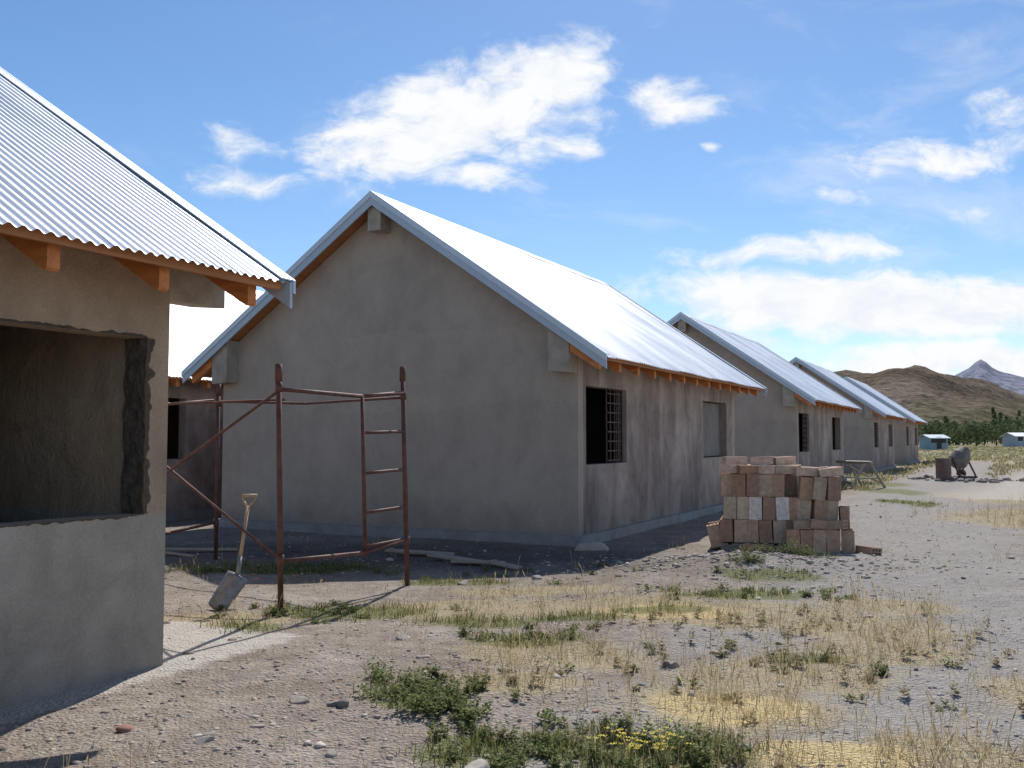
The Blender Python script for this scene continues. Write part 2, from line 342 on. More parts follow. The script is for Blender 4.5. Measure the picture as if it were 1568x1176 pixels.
def build_house(name,org,key,ops,lops=(),mats=None,plz=.13,dz=0):
    e=empty(name,(org[0],org[1],dz),ANG)
    if key in cache:
        for nm,me in cache[key]: obj(nm,None,None,None,e,mesh=me)
        return e
    made=[]
    def reg(o,nm): o.parent=e; o.name=nm; made.append((nm,o.data)); return o
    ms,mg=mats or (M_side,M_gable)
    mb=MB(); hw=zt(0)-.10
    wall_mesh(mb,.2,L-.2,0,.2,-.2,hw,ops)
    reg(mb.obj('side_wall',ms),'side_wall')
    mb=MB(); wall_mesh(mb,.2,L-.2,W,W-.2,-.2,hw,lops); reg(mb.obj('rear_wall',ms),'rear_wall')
    for nm,a_,b_ in (('gable_wall_front',0,.2),('gable_wall_back',L-.2,L)):
        mb=MB(); mb.prism([(0,-.2),(W,-.2),(W,hw),(W/2,HR-.10),(0,hw)],a_,b_); reg(mb.obj(nm,mg),nm)
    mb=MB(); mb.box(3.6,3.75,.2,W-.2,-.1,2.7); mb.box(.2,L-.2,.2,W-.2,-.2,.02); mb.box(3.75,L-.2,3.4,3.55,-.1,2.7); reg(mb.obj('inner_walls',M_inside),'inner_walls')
    if plz>0:
        mb=MB(); mb.box(-.10,L+.10,-.10,-.001,-.3,plz); mb.box(-.10,-.001,0,W+.1,-.3,plz); mb.box(L+.001,L+.10,0,W+.1,-.3,plz)
        reg(mb.obj('plinth',M_plinth),'plinth')
    x0,x1=XF,L+XB
    c1,F1=corr(0,x0,x1); c2,F2=corr(1,x0,x1)
    reg(fastmesh('corrugated_roof',np.concatenate([c1,c2]),np.concatenate([F1,F2+len(c1)]),M_roof,None,True),'corrugated_roof')
    mb=MB()
    for s in (1,-1):
        y1=W/2; y2=W/2-s*.2
        z1=HR+.035; z2=zt(y2)+.02
        mb.quad((x0-.03,y1,z1),(x1+.03,y1,z1),(x1+.03,y2,z2),(x0-.03,y2,z2))
    reg(mb.obj('ridge_cap',M_roof),'ridge_cap')
    mb=MB()
    for s in (0,1):
        f=(lambda y:y) if s==0 else (lambda y:W-y)
        ye=-OV+.04
        pr=[(f(ye),HE+(ye+OV)*SL-.085),(f(W/2),HR-.085),(f(W/2),HR-.025),(f(ye),HE+(ye+OV)*SL-.025)]
        mb.prism(pr,x0+.03,x1-.03)
    reg(mb.obj('roof_deck',M_deck),'roof_deck')
    mb=MB(); x=x0+.06
    while x<x1-.05:
        for s in (0,1):
            f=(lambda y:y) if s==0 else (lambda y:W-y)
            ye=-OV+.10
            def zz(y): return HE+(y+OV)*SL-.0865
            yb=-.002
            pr=[(f(ye),zz(ye)-.19),(f(ye+.02),zz(ye)-.205),(f(yb),zz(yb)-.24),(f(yb),zz(yb)),(f(ye),zz(ye))]
            mb.prism(pr,x,x+.09)
        x+=.86
    reg(mb.obj('rafter_tails',M_wood),'rafter_tails')
    mb=MB()
    for s in (0,1):
        y_=-OV+.005 if s==0 else W+OV-.035
        mb.box(x0+.035,x1-.035,y_,y_+.03,HE-.085,HE-.02)
    reg(mb.obj('eave_board',M_deck),'eave_board')
    mb=MB(); ml=MB()
    for xa,xb,sg in ((x0-.03,x0,-1),(x1,x1+.03,1)):
        for s in (0,1):
            f=(lambda y:y) if s==0 else (lambda y:W-y)
            y1=-OV-.05; y2=W/2
            g=lambda y:HE+(y+OV)*SL
            mb.prism([(f(y1),g(y1)-.19),(f(y2),g(y2)-.20),(f(y2),g(y2)+.005),(f(y1),g(y1)+.005)],xa,xb)
            xo=(xa-.025,xa-.0005) if sg<0 else (xb+.0005,xb+.025)
            ml.prism([(f(y1-.01),g(y1)-.075),(f(y2),g(y2)-.065),(f(y2),g(y2)+.04),(f(y1-.01),g(y1)+.03)],*xo)
            xc=(xa-.022,xa+.13) if sg<0 else (xb-.13,xb+.022)
            ml.prism([(f(y1),g(y1)+.022),(f(y2),g(y2)+.022),(f(y2),g(y2)+.034),(f(y1),g(y1)+.034)],*xc)
    reg(mb.obj('rake_fascia',M_fascia),'rake_fascia'); reg(ml.obj('rake_flashing',M_lip),'rake_flashing')
    mb=MB()
    for xa,xb in ((XF+.06,-.001),(L+.001,L+.58)):
        mb.prism([(W/2-.13,HR-.62),(W/2+.13,HR-.62),(W/2+.13,HR-.22),(W/2,HR-.12),(W/2-.13,HR-.22)],xa,xb)
        for s in (0,1):
            f=(lambda y:y) if s==0 else (lambda y:W-y)
            zb=2.64 if xb>0 and xa>0 else 2.62
            mb.prism([(f(.01),zb),(f(.36),zb+.03),(f(.36),zt(.36)-.10),(f(.01),zt(.01)-.10)],xa,xb)
    reg(mb.obj('beam_ends',M_conc),'beam_ends')
    cache[key]=made
    return e
def grille(parent,xa,xb,za,zb,y=.09):
    mb=MB(); n_=4
    for i in range(n_+1):
        x=xa+(xb-xa)*i/n_; mb.box(x-.012,x+.012,y-.01,y+.01,za,zb)
    z=za+.03
    while z<zb: mb.box(xa,xb,y-.022,y-.0105,z,z+.02); z+=.16
    mb.obj('window_grille',M_dark,parent)
OPS=[(.32,2.16,1.2,2.45),(6.95,8.95,1.2,2.45)]
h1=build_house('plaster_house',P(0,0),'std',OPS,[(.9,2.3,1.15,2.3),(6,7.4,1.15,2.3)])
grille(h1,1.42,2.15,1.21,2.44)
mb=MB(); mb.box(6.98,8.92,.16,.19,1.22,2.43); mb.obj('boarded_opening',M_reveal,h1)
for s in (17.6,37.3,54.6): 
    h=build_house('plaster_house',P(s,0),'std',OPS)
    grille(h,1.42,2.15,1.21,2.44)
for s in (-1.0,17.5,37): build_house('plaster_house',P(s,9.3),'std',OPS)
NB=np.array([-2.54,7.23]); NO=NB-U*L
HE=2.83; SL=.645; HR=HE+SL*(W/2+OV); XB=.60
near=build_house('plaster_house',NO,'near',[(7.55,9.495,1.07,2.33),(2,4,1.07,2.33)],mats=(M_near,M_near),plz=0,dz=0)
m_,nt_,b_=new_mat('raw_mortar'); oc=objco(nt_); f=noise(nt_,oc,14,6,.75)
nt_.links.new(ramp(nt_,f,[(.3,(.06,.05,.04)),(.7,(.17,.135,.105))]),b_.inputs['Base Color']); b_.inputs['Roughness'].default_value=1; bump(nt_,b_,f,1,.04); M_raw=m_
mb=MB()
def ribbon(path,side,wmin,wmax,yf):
    outer=[]; ph=random.random()*50
    for i,(x,z) in enumerate(path):
        w=wmin+(wmax-wmin)*float(np.clip((fbm(np.array([ph+i*.35]),np.array([ph]),3,5)[0]-.25)*1.8,0,1)); outer.append((x+side[0]*w,z+side[1]*w))
    for i in range(len(path)-1):
        (x0,z0),(x1,z1)=path[i],path[i+1]; (u0,w0),(u1,w1)=outer[i],outer[i+1]
        mb.quad((x0,yf-.009,z0),(x1,yf-.009,z1),(u1,yf-.002,w1),(u0,yf-.002,w0))
k=60
ribbon([(9.495,1.07+1.26*i/k) for i in range(k+1)],(1,0),.008,.085,0)
k=90
ribbon([(7.55+1.945*i/k,2.33) for i in range(k+1)],(0,1),.004,.03,0)
ribbon([(7.55+1.945*i/k,1.07) for i in range(k+1)],(0,-1),.004,.025,0)
nu,nv=12,80; i0=len(mb.v)
for j in range(nv+1):
    for i in range(nu+1):
        y=-.008+.206*i/nu; z=1.0705+1.259*j/nv
        mb.v.append((9.493-.002-.045*float(fbm(np.array([y*22+3]),np.array([z*13.]),3,4)[0]),y,z))
for j in range(nv):
    for i in range(nu): q=i0+j*(nu+1)+i; mb.f.append((q,q+1,q+nu+2,q+nu+1))
mb.obj('raw_opening_edge',M_raw,near)

# ------------------------------------------------------------ scaffold
def G(x,y): return float(gh(np.array([x]),np.array([y]))[0])
sc=empty('scaffold')
A_=Vector((-2.18,9.34,0)); B_=Vector((-1.18,11.16,0)); D_=Vector((-4.02,13.4,0)); E_=A_+(D_-B_)
ZT=2.33
mb=MB(); r=.028
def post(p,lean=(0,0),h=ZT):
    g=G(p.x,p.y)-.03; mb.tube((p.x,p.y,g),(p.x+lean[0],p.y+lean[1],h),r)
    mb.tube((p.x+lean[0],p.y+lean[1],h-.14),(p.x+lean[0],p.y+lean[1],h+.03),r*1.25)
    for zz in (2.05,.42): mb.tube((p.x+lean[0]*zz/h,p.y,zz),(p.x+lean[0]*zz/h,p.y,zz+.09),r*1.3)
post(A_,(-.05,0),2.29); post(B_,(-.07,0),2.40); post(D_,(0,0)); post(E_,(0,0))
def at(a,b_,t,z): p=a.lerp(b_,t); return (p.x-.05*z/2.4,p.y,z)
def frame(a,b_,cz=.62,lad=True):
    mb.tube(at(a,b_,0,2.08),at(a,b_,.62,2.06),r*.75); mb.tube(at(a,b_,.62,2.06),at(a,b_,.985,2.13),r*.75)
    mb.tube(at(a,b_,.01,.45),at(a,b_,.62,.40),r*.7); mb.tube(at(a,b_,.62,.40),at(a,b_,.985,.47),r*.7)
    if lad:
        mb.tube(at(a,b_,cz,2.07),at(a,b_,cz+.01,.36),r*.78)
        for z in (1.68,1.25,.83,.47): mb.tube(at(a,b_,cz,z-.01),at(a,b_,.985,z+.01),r*.62)
frame(A_,B_); frame(E_,D_,lad=False)
def rod(p,q,rr=.015): mb.tube(p,q,rr,6)
rod((A_.x-.04,A_.y,2.07),(E_.x,E_.y,.5)); rod((A_.x,A_.y,.45),(E_.x,E_.y,2.05))
mid_=(B_+D_)/2
rod((B_.x-.05,B_.y+.02,2.08),(mid_.x,mid_.y,2.05),.016); rod((mid_.x,mid_.y,2.05),(D_.x,D_.y,2.12),.016); rod((A_.x,A_.y+.03,1.98),(E_.x,E_.y,1.98),.012)
mb.obj('tubes',M_rust,sc,True)

# ------------------------------------------------------------ shovel (blade tip dug into the soil, shaft nearly upright)
sh=empty('shovel',(-2.68,9.66,G(-2.68,9.60)),math.radians(4))
mb=MB()
bot=Vector((0,0,.31)); top=Vector((.055,.18,.97))
mb.tube(bot,top,.018,10,.017); mb.obj('shaft',M_handle,sh,True)
mb=MB(); d=(top-bot).normalized(); sd=Vector((1,0,0))
e1=top+sd*.062+d*.10; e2=top-sd*.062+d*.10
mb.tube(top-d*.02,top+sd*.055+d*.05,.013); mb.tube(top-d*.02,top-sd*.055+d*.05,.013)
mb.tube(top+sd*.055+d*.05,e1,.012); mb.tube(top-sd*.055+d*.05,e2,.012); mb.tube(e1+sd*.012,e2-sd*.012,.018)
mb.obj('grip',M_handle,sh,True)
nu,nv=9,11; vs=[];fs=[]
bx=Vector((1,0,0)); dn=Vector((-.20,-.16,-.33)).normalized(); nn=bx.cross(dn).normalized(); bx=(bx-dn*bx.dot(dn)).normalized()
for j in range(nv):
    t=j/(nv-1)
    for i in range(nu):
        s=(i/(nu-1)-.5)*2
        w=.115-.02*t
        vs.append(tuple(bot+dn*(t*.36+.03*(1-s*s)*t)+bx*(s*w)+nn*(.030*(s*s)-.02*(1-s*s)*(1-t))))
for j in range(nv-1):
    for i in range(nu-1):
        q=j*nu+i; fs.append((q,q+1,q+nu+1,q+nu))
o=obj('blade',vs,fs,M_steel,sh,True); so=o.modifiers.new('s','SOLIDIFY'); so.thickness=.004
mb=MB(); mb.tube(bot+d*.18,bot-d*.05,.021,10,.024); mb.obj('socket',M_steel,sh,True)

# ------------------------------------------------------------ bricks
m,nt,b=new_mat('hollow_brick'); 
at_=N(nt,'ShaderNodeAttribute',attribute_name='tint'); oc=objco(nt)
f=noise(nt,oc,14,5,.7); c=mix(nt,.7,at_.outputs['Color'],ramp(nt,f,[(.3,.55),(.7,1.3)]),'MULTIPLY')
nt.links.new(c,b.inputs['Base Color']); b.inputs['Roughness'].default_value=.9; bump(nt,b,noise(nt,oc,50,3),.4,.01); M_brick=m
def brick_tpl(a=.18,bw=.12,h=.33):
    mb=MB(); xs_=[0,.018,.055,.073,.107,.125,.162,.18]; ys_=[0,.018,.052,.068,.102,.12]
    hole=lambda i,j:(i in (1,3,5)) and (j in (1,3))
    for zt_,dp in ((h,h-.09),(0,.09)):
        for i in range(7):
            for j in range(5):
                x0,x1,y0,y1=xs_[i],xs_[i+1],ys_[j],ys_[j+1]
                if hole(i,j):
                    mb.quad((x0,y0,dp),(x1,y0,dp),(x1,y1,dp),(x0,y1,dp))
                    mb.quad((x0,y0,dp),(x1,y0,dp),(x1,y0,zt_),(x0,y0,zt_)); mb.quad((x0,y1,dp),(x1,y1,dp),(x1,y1,zt_),(x0,y1,zt_))
                    mb.quad((x0,y0,dp),(x0,y1,dp),(x0,y1,zt_),(x0,y0,zt_)); mb.quad((x1,y0,dp),(x1,y1,dp),(x1,y1,zt_),(x1,y0,zt_))
                else: mb.quad((x0,y0,zt_),(x1,y0,zt_),(x1,y1,zt_),(x0,y1,zt_))
    def side(p,q,nrm):
        p=Vector(p); q=Vector(q); k=9
        for i in range(k):
            a0=p.lerp(q,i/k); a1=p.lerp(q,(i+1)/k); off=Vector(nrm)*(-.004 if i%2 else 0)
            mb.quad(tuple(a0+off),tuple(a1+off),tuple(a1+off+Vector((0,0,h))),tuple(a0+off+Vector((0,0,h))))
            if i: 
                o2=Vector(nrm)*(-.004)
                mb.quad(tuple(a0),tuple(a0+o2),tuple(a0+o2+Vector((0,0,h))),tuple(a0+Vector((0,0,h))))
    side((0,0,0),(a,0,0),(0,-1,0)); side((a,0,0),(a,bw,0),(1,0,0)); side((a,bw,0),(0,bw,0),(0,1,0)); side((0,bw,0),(0,0,0),(-1,0,0))
    v=np.array(mb.v)-np.array([a/2,bw/2,h/2]); return v,mb.f
bv,bf=brick_tpl(); 
ALLV=[];ALLF=[];ALLC=[];cnt=0
def put(loc,rot=(0,0,0),tint=None):
    global cnt
    R=np.array(Euler(rot).to_matrix()); v=bv@R.T+np.array(loc); ALLV.append(v)
    ALLF.extend([tuple(k+cnt for k in f) for f in bf]); cnt+=len(bv)
    if tint is None:
        q=random.random(); base=random.choice([(.56,.35,.23),(.48,.29,.19),(.60,.40,.27),(.52,.30,.19),(.60,.44,.31),(.42,.26,.18)])
        tint=tuple(x*(.8+.4*q) for x in base)
    ALLC.append(np.tile(np.array([*tint,1.]),(len(bv),1)))
def jt(a=.02): return (random.random()-.5)*a*2
bs=empty('brick_stack',(3.80,14.5,G(3.9,14.4)+.0),math.radians(-14))
z0=.11
LIT_TOP=(.70,.50,.38)  # sunlit brick tops put into the tint, paler and pinker
for row in range(3):
    for i in range(6):
        for j in range(6):
            if row==2 and i==5 and j<3: continue
            if row==2 and i==0 and j==0: continue
            tint=(.85,.74,.64) if (row==1 and j==0 and i in (2,4)) else None
            put((-.62+i*.186+jt(.012)+(.04 if row==1 else 0),j*.127+jt(.022)-(.03 if row==0 and j==0 else 0),z0+.165+row*.334),(jt(.04),jt(.04),jt(.14)),tint)
for (x,y,rz) in [(-.56,.1,0),(-.42,.34,.15),(-.08,.05,-.2),(.02,.3,.3),(.24,.12,.1),(-.2,.5,0),(-.30,.02,.35),(.3,.45,0)]:
    put((x,y,z0+3*.334+.065),(math.pi/2,jt(.06),rz+math.pi/2),LIT_TOP if random.random()<.7 else None)
for (x,y,rz) in [(-.50,.15,.3),(-.1,.2,-.15),(.2,.3,.5)]: put((x,y,z0+3*.334+.19),(math.pi/2+jt(.08),0,rz+math.pi/2),LIT_TOP)
for row in range(3):
    for i in range(3):
        for j in range(5):
            put((.475+i*.19+jt(.02)+row*.02,.0+j*.13+jt(.02),z0-.03+.165+row*.33),(jt(.06),.09*(row>0)+jt(.05),jt(.2)+.06))
for (x,y,rz) in [(.50,.1,.4),(.68,.25,-.2),(.86,.1,.1),(.6,.4,.1),(.85,.4,.3)]:
    put((x,y,z0+3*.33+.045),(math.pi/2+jt(.2),jt(.1),rz+math.pi/2),LIT_TOP)
for i in range(5):
    put((.30+i*.19+jt(.01),-.27+jt(.04),.17),(jt(.08),jt(.07),jt(.2)))
    if 1<=i<4: put((.30+i*.19,-.24+jt(.03),.345+.06),(math.pi/2+jt(.15),jt(.1),math.pi/2+jt(.4)))
for i in range(4): put((1.08+jt(.02),-.1+i*.15,.16),(jt(.05),jt(.05),1.57+jt(.1)))
for i in range(3): put((1.06+jt(.02),-.05+i*.15,.48),(jt(.05),.06,1.57+jt(.1)))
put((-.80,.0,.19),(.0,-.22,.1)); put((-.80,.16,.19),(.0,-.24,.1)); put((-.80,.4,.2),(0,-.15,.3))
put((1.32,-.35,.06),(math.pi/2,.1,.6)); put((-.25,-.42,.06),(math.pi/2,.0,1.2))
o=fastmesh('bricks',np.concatenate(ALLV),(np.array([k for f in ALLF for k in f]),np.cumsum([0]+[len(f) for f in ALLF[:-1]]),np.array([len(f) for f in ALLF])),M_brick,{'tint':np.concatenate(ALLC)})
o.parent=bs
mb=MB()
for y in (-.04,.25,.56): mb.box(-.72,.45,y,y+.08,-.04,.065)
for i in range(7): mb.box(-.72+i*.165,-.72+i*.165+.11,-.06,.68,.0665,.09)
mb.obj('pallet',M_plank,bs)

# ------------------------------------------------------------ small things
def ico(sub):
    import bmesh
    bm=bmesh.new(); bmesh.ops.create_icosphere(bm,subdivisions=sub,radius=1)
    v=np.array([p.co[:] for p in bm.verts]); f=np.array([[q.index for q in t.verts] for t in bm.faces]); bm.free(); return v,f
def stonemat(name,att=True):
    m,nt,b=new_mat(name); a_=N(nt,'ShaderNodeAttribute',attribute_name='tint'); g=N(nt,'ShaderNodeNewGeometry').outputs['Position']
    c=mix(nt,.7,a_.outputs['Color'],ramp(nt,noise(nt,g,30,3,.7),[(.3,.6),(.7,1.3)]),'MULTIPLY')
    nt.links.new(c,b.inputs['Base Color']); b.inputs['Roughness'].default_value=.9; return m
M_stone=stonemat('field_stone')
def blocked(x,y,mg=.15):
    s,t=toloc(x,y)
    bad=np.zeros(len(x),bool)
    for s0,t0 in ((0,0),(17.6,0),(37.3,0),(54.6,0),(-1,9.3)):
        bad|=(s>s0-mg)&(s<s0+L+mg)&(t>t0-mg)&(t<t0+W+mg)
    sn=(x-NO[0])*U[0]+(y-NO[1])*U[1]; tn=(x-NO[0])*V[0]+(y-NO[1])*V[1]
    bad|=(sn<L+.05)&(tn>-.05)
    return bad
def stones(name,x,y,size,sub,tints,flat=.6,sink=.3):
    bv,bf=ico(sub); k=len(x); nvv=len(bv)
    if sub>=2:
        # angular: clip the sphere by random planes
        v=np.repeat(bv[None],k,0)
        for c_ in range(9):
            nrm=rng.normal(size=(k,3)); nrm/=np.linalg.norm(nrm,axis=1,keepdims=True); dlim=.45+.4*rng.random(k)
            dt=np.einsum('kij,kj->ki',v,nrm); ex=np.clip(dt-dlim[:,None],0,None); v=v-ex[...,None]*nrm[:,None,:]
        v=v*(1+(rng.random((k,nvv))-.5)*.08)[...,None]
    else:
        v=bv[None]*(1+(rng.random((k,nvv))-.5)*.75)[...,None]
    s=np.stack([size*(.7+.7*rng.random(k)),size*(.6+.6*rng.random(k)),size*flat*(.5+.7*rng.random(k))],1)
    v=v*s[:,None,:]
    an=rng.random(k)*6.283; c,s_=np.cos(an),np.sin(an)
    vx=v[...,0]*c[:,None]-v[...,1]*s_[:,None]; vy=v[...,0]*s_[:,None]+v[...,1]*c[:,None]
    z=gh(x,y)+s[:,2]*(.5-sink)
    co=np.stack([vx+x[:,None],vy+y[:,None],v[...,2]+z[:,None]],-1).reshape(-1,3)
    F=(bf[None]+(np.arange(k)*nvv)[:,None,None]).reshape(-1,3)
    ti=np.array(tints)[rng.integers(0,len(tints),k)]*(.75+.5*rng.random((k,1)))
    cc=np.concatenate([np.repeat(ti,nvv,0),np.ones((k*nvv,1))],1)
    return fastmesh(name,co,F,M_stone,{'tint':cc})
ST=[(.38,.32,.27),(.32,.27,.23),(.42,.36,.31),(.36,.29,.235),(.27,.235,.205),(.50,.44,.38)]
def scatter(k,ymin,ymax,wid=.62,pw=1.8):
    y=ymin+(ymax-ymin)*rng.random(k)**pw; x=y*(rng.random(k)*2-1)*wid
    ok=~blocked(x,y); return x[ok],y[ok]
x,y=scatter(17000,3.8,22); cl=fbm(x*1.1,y*1.1,3,21)+.25*(rng.random(len(x))-.5)
d_,g_,r_,p_,s_,_q=masks(x,y); ok=(cl>.45)&(d_<.6+.4*rng.random(len(x)))&(p_<.5)
x,y=x[ok],y[ok]; stones('gravel',x,y,.006+.017*rng.random(len(x))**3,1,ST,.6,.45)
x,y=scatter(650,4,26,.62,1.5); stones('rubble',x,y,.016+.036*rng.random(len(x))**3,2,ST,.6,.4)
k=1000; x=3.0+rng.normal(0,1.2,k); y=12.5+rng.normal(0,.7,k); ok=~blocked(x,y); stones('rubble',x[ok],y[ok],.010+.035*rng.random(ok.sum())**2.5,1,ST)
bigs=[(-1.3,6.05,.08),(-.92,8.2,.11),(.15,8.7,.045),(1.16,7.25,.08),(2.5,6.85,.05),(-.15,4.75,.13),(-1.0,5.9,.06),(1.2,5.2,.06),(-.55,11.2,.09),(.3,11.5,.11),(-1.05,5.95,.05),(-1.6,5.2,.05)]
stones('rock',np.array([q[0] for q in bigs]),np.array([q[1] for q in bigs]),np.array([q[2] for q in bigs]),3,[(.34,.30,.26),(.28,.245,.22)],.6,.35)
chips=[(-2.15,5.55,.07),(-3.0,11.6,.06),(-3.15,12.0,.05),(-1.07,6.05,.04),(.5,5.9,.025),(-2.6,11.9,.05)]
stones('broken_brick',np.array([q[0] for q in chips]),np.array([q[1] for q in chips]),np.array([q[2] for q in chips]),2,[(.38,.19,.145)],.55)
for (x,y,ln,w,rz,tl) in [(-1.3,13.9,1.0,.14,-.25,.03),(-.75,13.3,.9,.16,-.6,.05),(-.45,12.9,.7,.16,-.3,.0),(-.1,12.6,.6,.12,-.9,.04),(-4.6,14.3,1.2,.12,.3,.04),(-4.9,13.9,.9,.1,-.1,.12)]:
    p=empty('timber_plank',(x,y,G(x,y)+.05),rz); p.rotation_euler=(jt(.1),tl,rz)
    mb=MB(); mb.box(-ln/2,ln/2,-w/2,w/2,-.015,.015); mb.box(-ln/2+.05,-ln/2+.1,-w/2+.01,w/2-.01,.0151,.03); o=mb.obj('board',M_plank,p); bv_=o.modifiers.new('b','BEVEL'); bv_.width=.004
pos=P(-.35,-.35)
vs=[(-.28,-.16,0),(.25,-.2,0),(.3,.12,0),(-.2,.18,0),(-.2,-.1,.11),(.12,-.14,.15),(.2,.07,.10),(-.14,.12,.08)]
o=obj('stone_slab',vs,[(0,3,2,1),(4,5,6,7),(0,1,5,4),(1,2,6,5),(2,3,7,6),(3,0,4,7)],M_conc); o.location=(pos[0],pos[1],G(*pos)+.0); bv_=o.modifiers.new('b','BEVEL'); bv_.width=.02

# ------------------------------------------------------------ grass
def grassmat(name):
    m,nt,b=new_mat(name); a_=N(nt,'ShaderNodeAttribute',attribute_name='tint')
    nt.nodes.remove(b)
    df=N(nt,'ShaderNodeBsdfDiffuse'); nt.links.new(a_.outputs['Color'],df.inputs[0])
    tr=N(nt,'ShaderNodeBsdfTranslucent'); nt.links.new(a_.outputs['Color'],tr.inputs[0])
    mx=N(nt,'ShaderNodeMixShader'); mx.inputs[0].default_value=.38
    nt.links.new(df.outputs[0],mx.inputs[1]); nt.links.new(tr.outputs[0],mx.inputs[2]); nt.links.new(mx.outputs[0],nt.nodes['Material Output'].inputs[0]); return m
M_grass=grassmat('grass_blades')
def blades(name,x,y,h,w,lean,tints,z0=None,head=False):
    k=len(x); an=rng.random(k)*6.283; la=rng.random(k)*6.283; le=h*lean*(.2+rng.random(k))
    z=gh(x,y) if z0 is None else z0
    dx=np.cos(an)*w; dy=np.sin(an)*w; lx=np.cos(la)*le; ly=np.sin(la)*le
    P0=np.stack([x-dx,y-dy,z-.01],1); P1=np.stack([x+dx,y+dy,z-.01],1)
    mxx=x+lx*.35; myy=y+ly*.35; f=.8
    P2=np.stack([mxx+dx*f,myy+dy*f,z+h*.55],1); P3=np.stack([mxx-dx*f,myy-dy*f,z+h*.55],1)
    P4=np.stack([x+lx,y+ly,z+h],1)
    if head:
        hw=w*2.6
        P2=np.stack([x+lx*.6+dx,y+ly*.6+dy,z+h*.72],1); P3=np.stack([x+lx*.6-dx,y+ly*.6-dy,z+h*.72],1)
        P5=np.stack([x+lx*.8+np.cos(an)*hw,y+ly*.8+np.sin(an)*hw,z+h*.85],1); P6=np.stack([x+lx*.8-np.cos(an)*hw,y+ly*.8-np.sin(an)*hw,z+h*.85],1)
        co=np.stack([P0,P1,P2,P3,P5,P6,P4],1).reshape(-1,3); o=np.arange(k)*7
        fc=np.stack([o,o+1,o+2,o+3, o+3,o+2,o+4,o+5, o+5,o+4,o+6],1).ravel(); st=(np.arange(k)[:,None]*11+np.array([0,4,8])).ravel(); tt=np.tile([4,4,3],k); nv_=7
    else:
        co=np.stack([P0,P1,P2,P3,P4],1).reshape(-1,3); o=np.arange(k)*5
        fc=np.stack([o,o+1,o+2,o+3,o+3,o+2,o+4],1).ravel(); st=(np.arange(k)[:,None]*7+np.array([0,4])).ravel(); tt=np.tile([4,3],k); nv_=5
    ti=np.array(tints)[rng.integers(0,len(tints),k)]*(.7+.6*rng.random((k,1)))
    cc=np.concatenate([np.repeat(ti,nv_,0),np.ones((k*nv_,1))],1)
    return fastmesh(name,co,(fc,st,tt),M_grass,{'tint':cc})
DT=[(.46,.36,.20),(.52,.42,.25),(.37,.28,.16),(.56,.46,.28),(.31,.26,.14)]
GT=[(.13,.16,.05),(.18,.20,.07),(.22,.23,.09),(.10,.12,.04)]
def clump(x,y,n_,sp):
    X_=np.repeat(x,n_)+rng.normal(0,sp,len(x)*n_); Y_=np.repeat(y,n_)+rng.normal(0,sp,len(x)*n_); return X_,Y_
x,y=scatter(24000,3.9,26,.62,1.3); d_,g_,r_,p_,s_,_q=masks(x,y)
q=rng.random(len(x)); ok=(d_*.65+.035>q)&(p_<.5)
x2,y2=clump(x[ok],y[ok],5,.04); b2=~blocked(x2,y2,0); x2,y2=x2[b2],y2[b2]
blades('dry_grass',x2,y2,.02+.08*rng.random(len(x2))**1.6,.0017+.0005*y2/8,.9,DT)
ok=((d_*.16+.006)>q)&(p_<.5)
x2,y2=clump(x[ok],y[ok],5,.05)
blades('dry_grass',x2,y2,.07+.20*rng.random(len(x2)),.0014+.0004*y2/8,.45,DT+[(.40,.32,.2)],head=True)
ok=(g_*.8>q)
x2,y2=clump(x[ok],y[ok],8,.045); b2=~blocked(x2,y2,0); x2,y2=x2[b2],y2[b2]
blades('green_grass',x2,y2,.02+.07*rng.random(len(x2)),.003+.0008*y2/8,.8,GT+[(.30,.27,.11)])
def weeds(name,cent,tints):
    co=[];F=[];cc=[]
    for (cx,cy,R,H,nl) in cent:
        for st_ in range(max(4,nl//14)):
            a=random.random()*6.283; rr=R*math.sqrt(random.random()); bx,by=cx+rr*.5*math.cos(a),cy+rr*.5*math.sin(a)
            tx,ty,tz=cx+rr*math.cos(a)*1.1,cy+rr*math.sin(a)*1.1,H*(1-.6*(rr/R)**2)*(.6+.5*random.random()); g=G(bx,by)
            for l in range(14):
                t=.15+.85*l/13; px=bx+(tx-bx)*t+jt(.01); py=by+(ty-by)*t+jt(.01); pz=g+tz*t
                al=random.random()*6.283; ll=.019+.018*random.random(); ww=ll*.30; up=jt(.5)+.25
                d=Vector((math.cos(al),math.sin(al),up)).normalized()*ll*(1.3-.6*t); s=Vector((-math.sin(al),math.cos(al),jt(.4))).normalized()*ww
                p=Vector((px,py,pz)); i=len(co)
                co+=[tuple(p),tuple(p+d*.5+s),tuple(p+d),tuple(p+d*.5-s)]; F.append((i,i+1,i+2,i+3))
                tt=np.array(random.choice(tints))*(.65+.7*random.random()); cc+=[[*tt,1]]*4
    return fastmesh(name,np.array(co),np.array(F),M_grass,{'tint':np.array(cc)})
WT=[(.14,.17,.06),(.19,.22,.09),(.23,.26,.12),(.11,.14,.05),(.29,.28,.14)]
cen=[]
def addc(cx,cy,sx,sy,k,R,H,nl):
    for _ in range(k): cen.append((cx+random.gauss(0,sx),cy+random.gauss(0,sy),R*(.6+.8*random.random()),H*(.6+.8*random.random()),nl))
addc(-.62,6.2,.26,.26,24,.11,.13,210); addc(-.35,5.9,.3,.25,9,.07,.09,120)
addc(.41,5.25,.4,.25,20,.08,.12,150); addc(1.0,5.15,.2,.2,8,.09,.16,170); addc(.1,5.1,.4,.2,9,.07,.09,110)
addc(2.45,10.1,.7,.15,14,.10,.10,150); addc(2.8,12.1,.12,.1,4,.14,.19,240); addc(3.7,12.9,.2,.1,6,.13,.22,260)
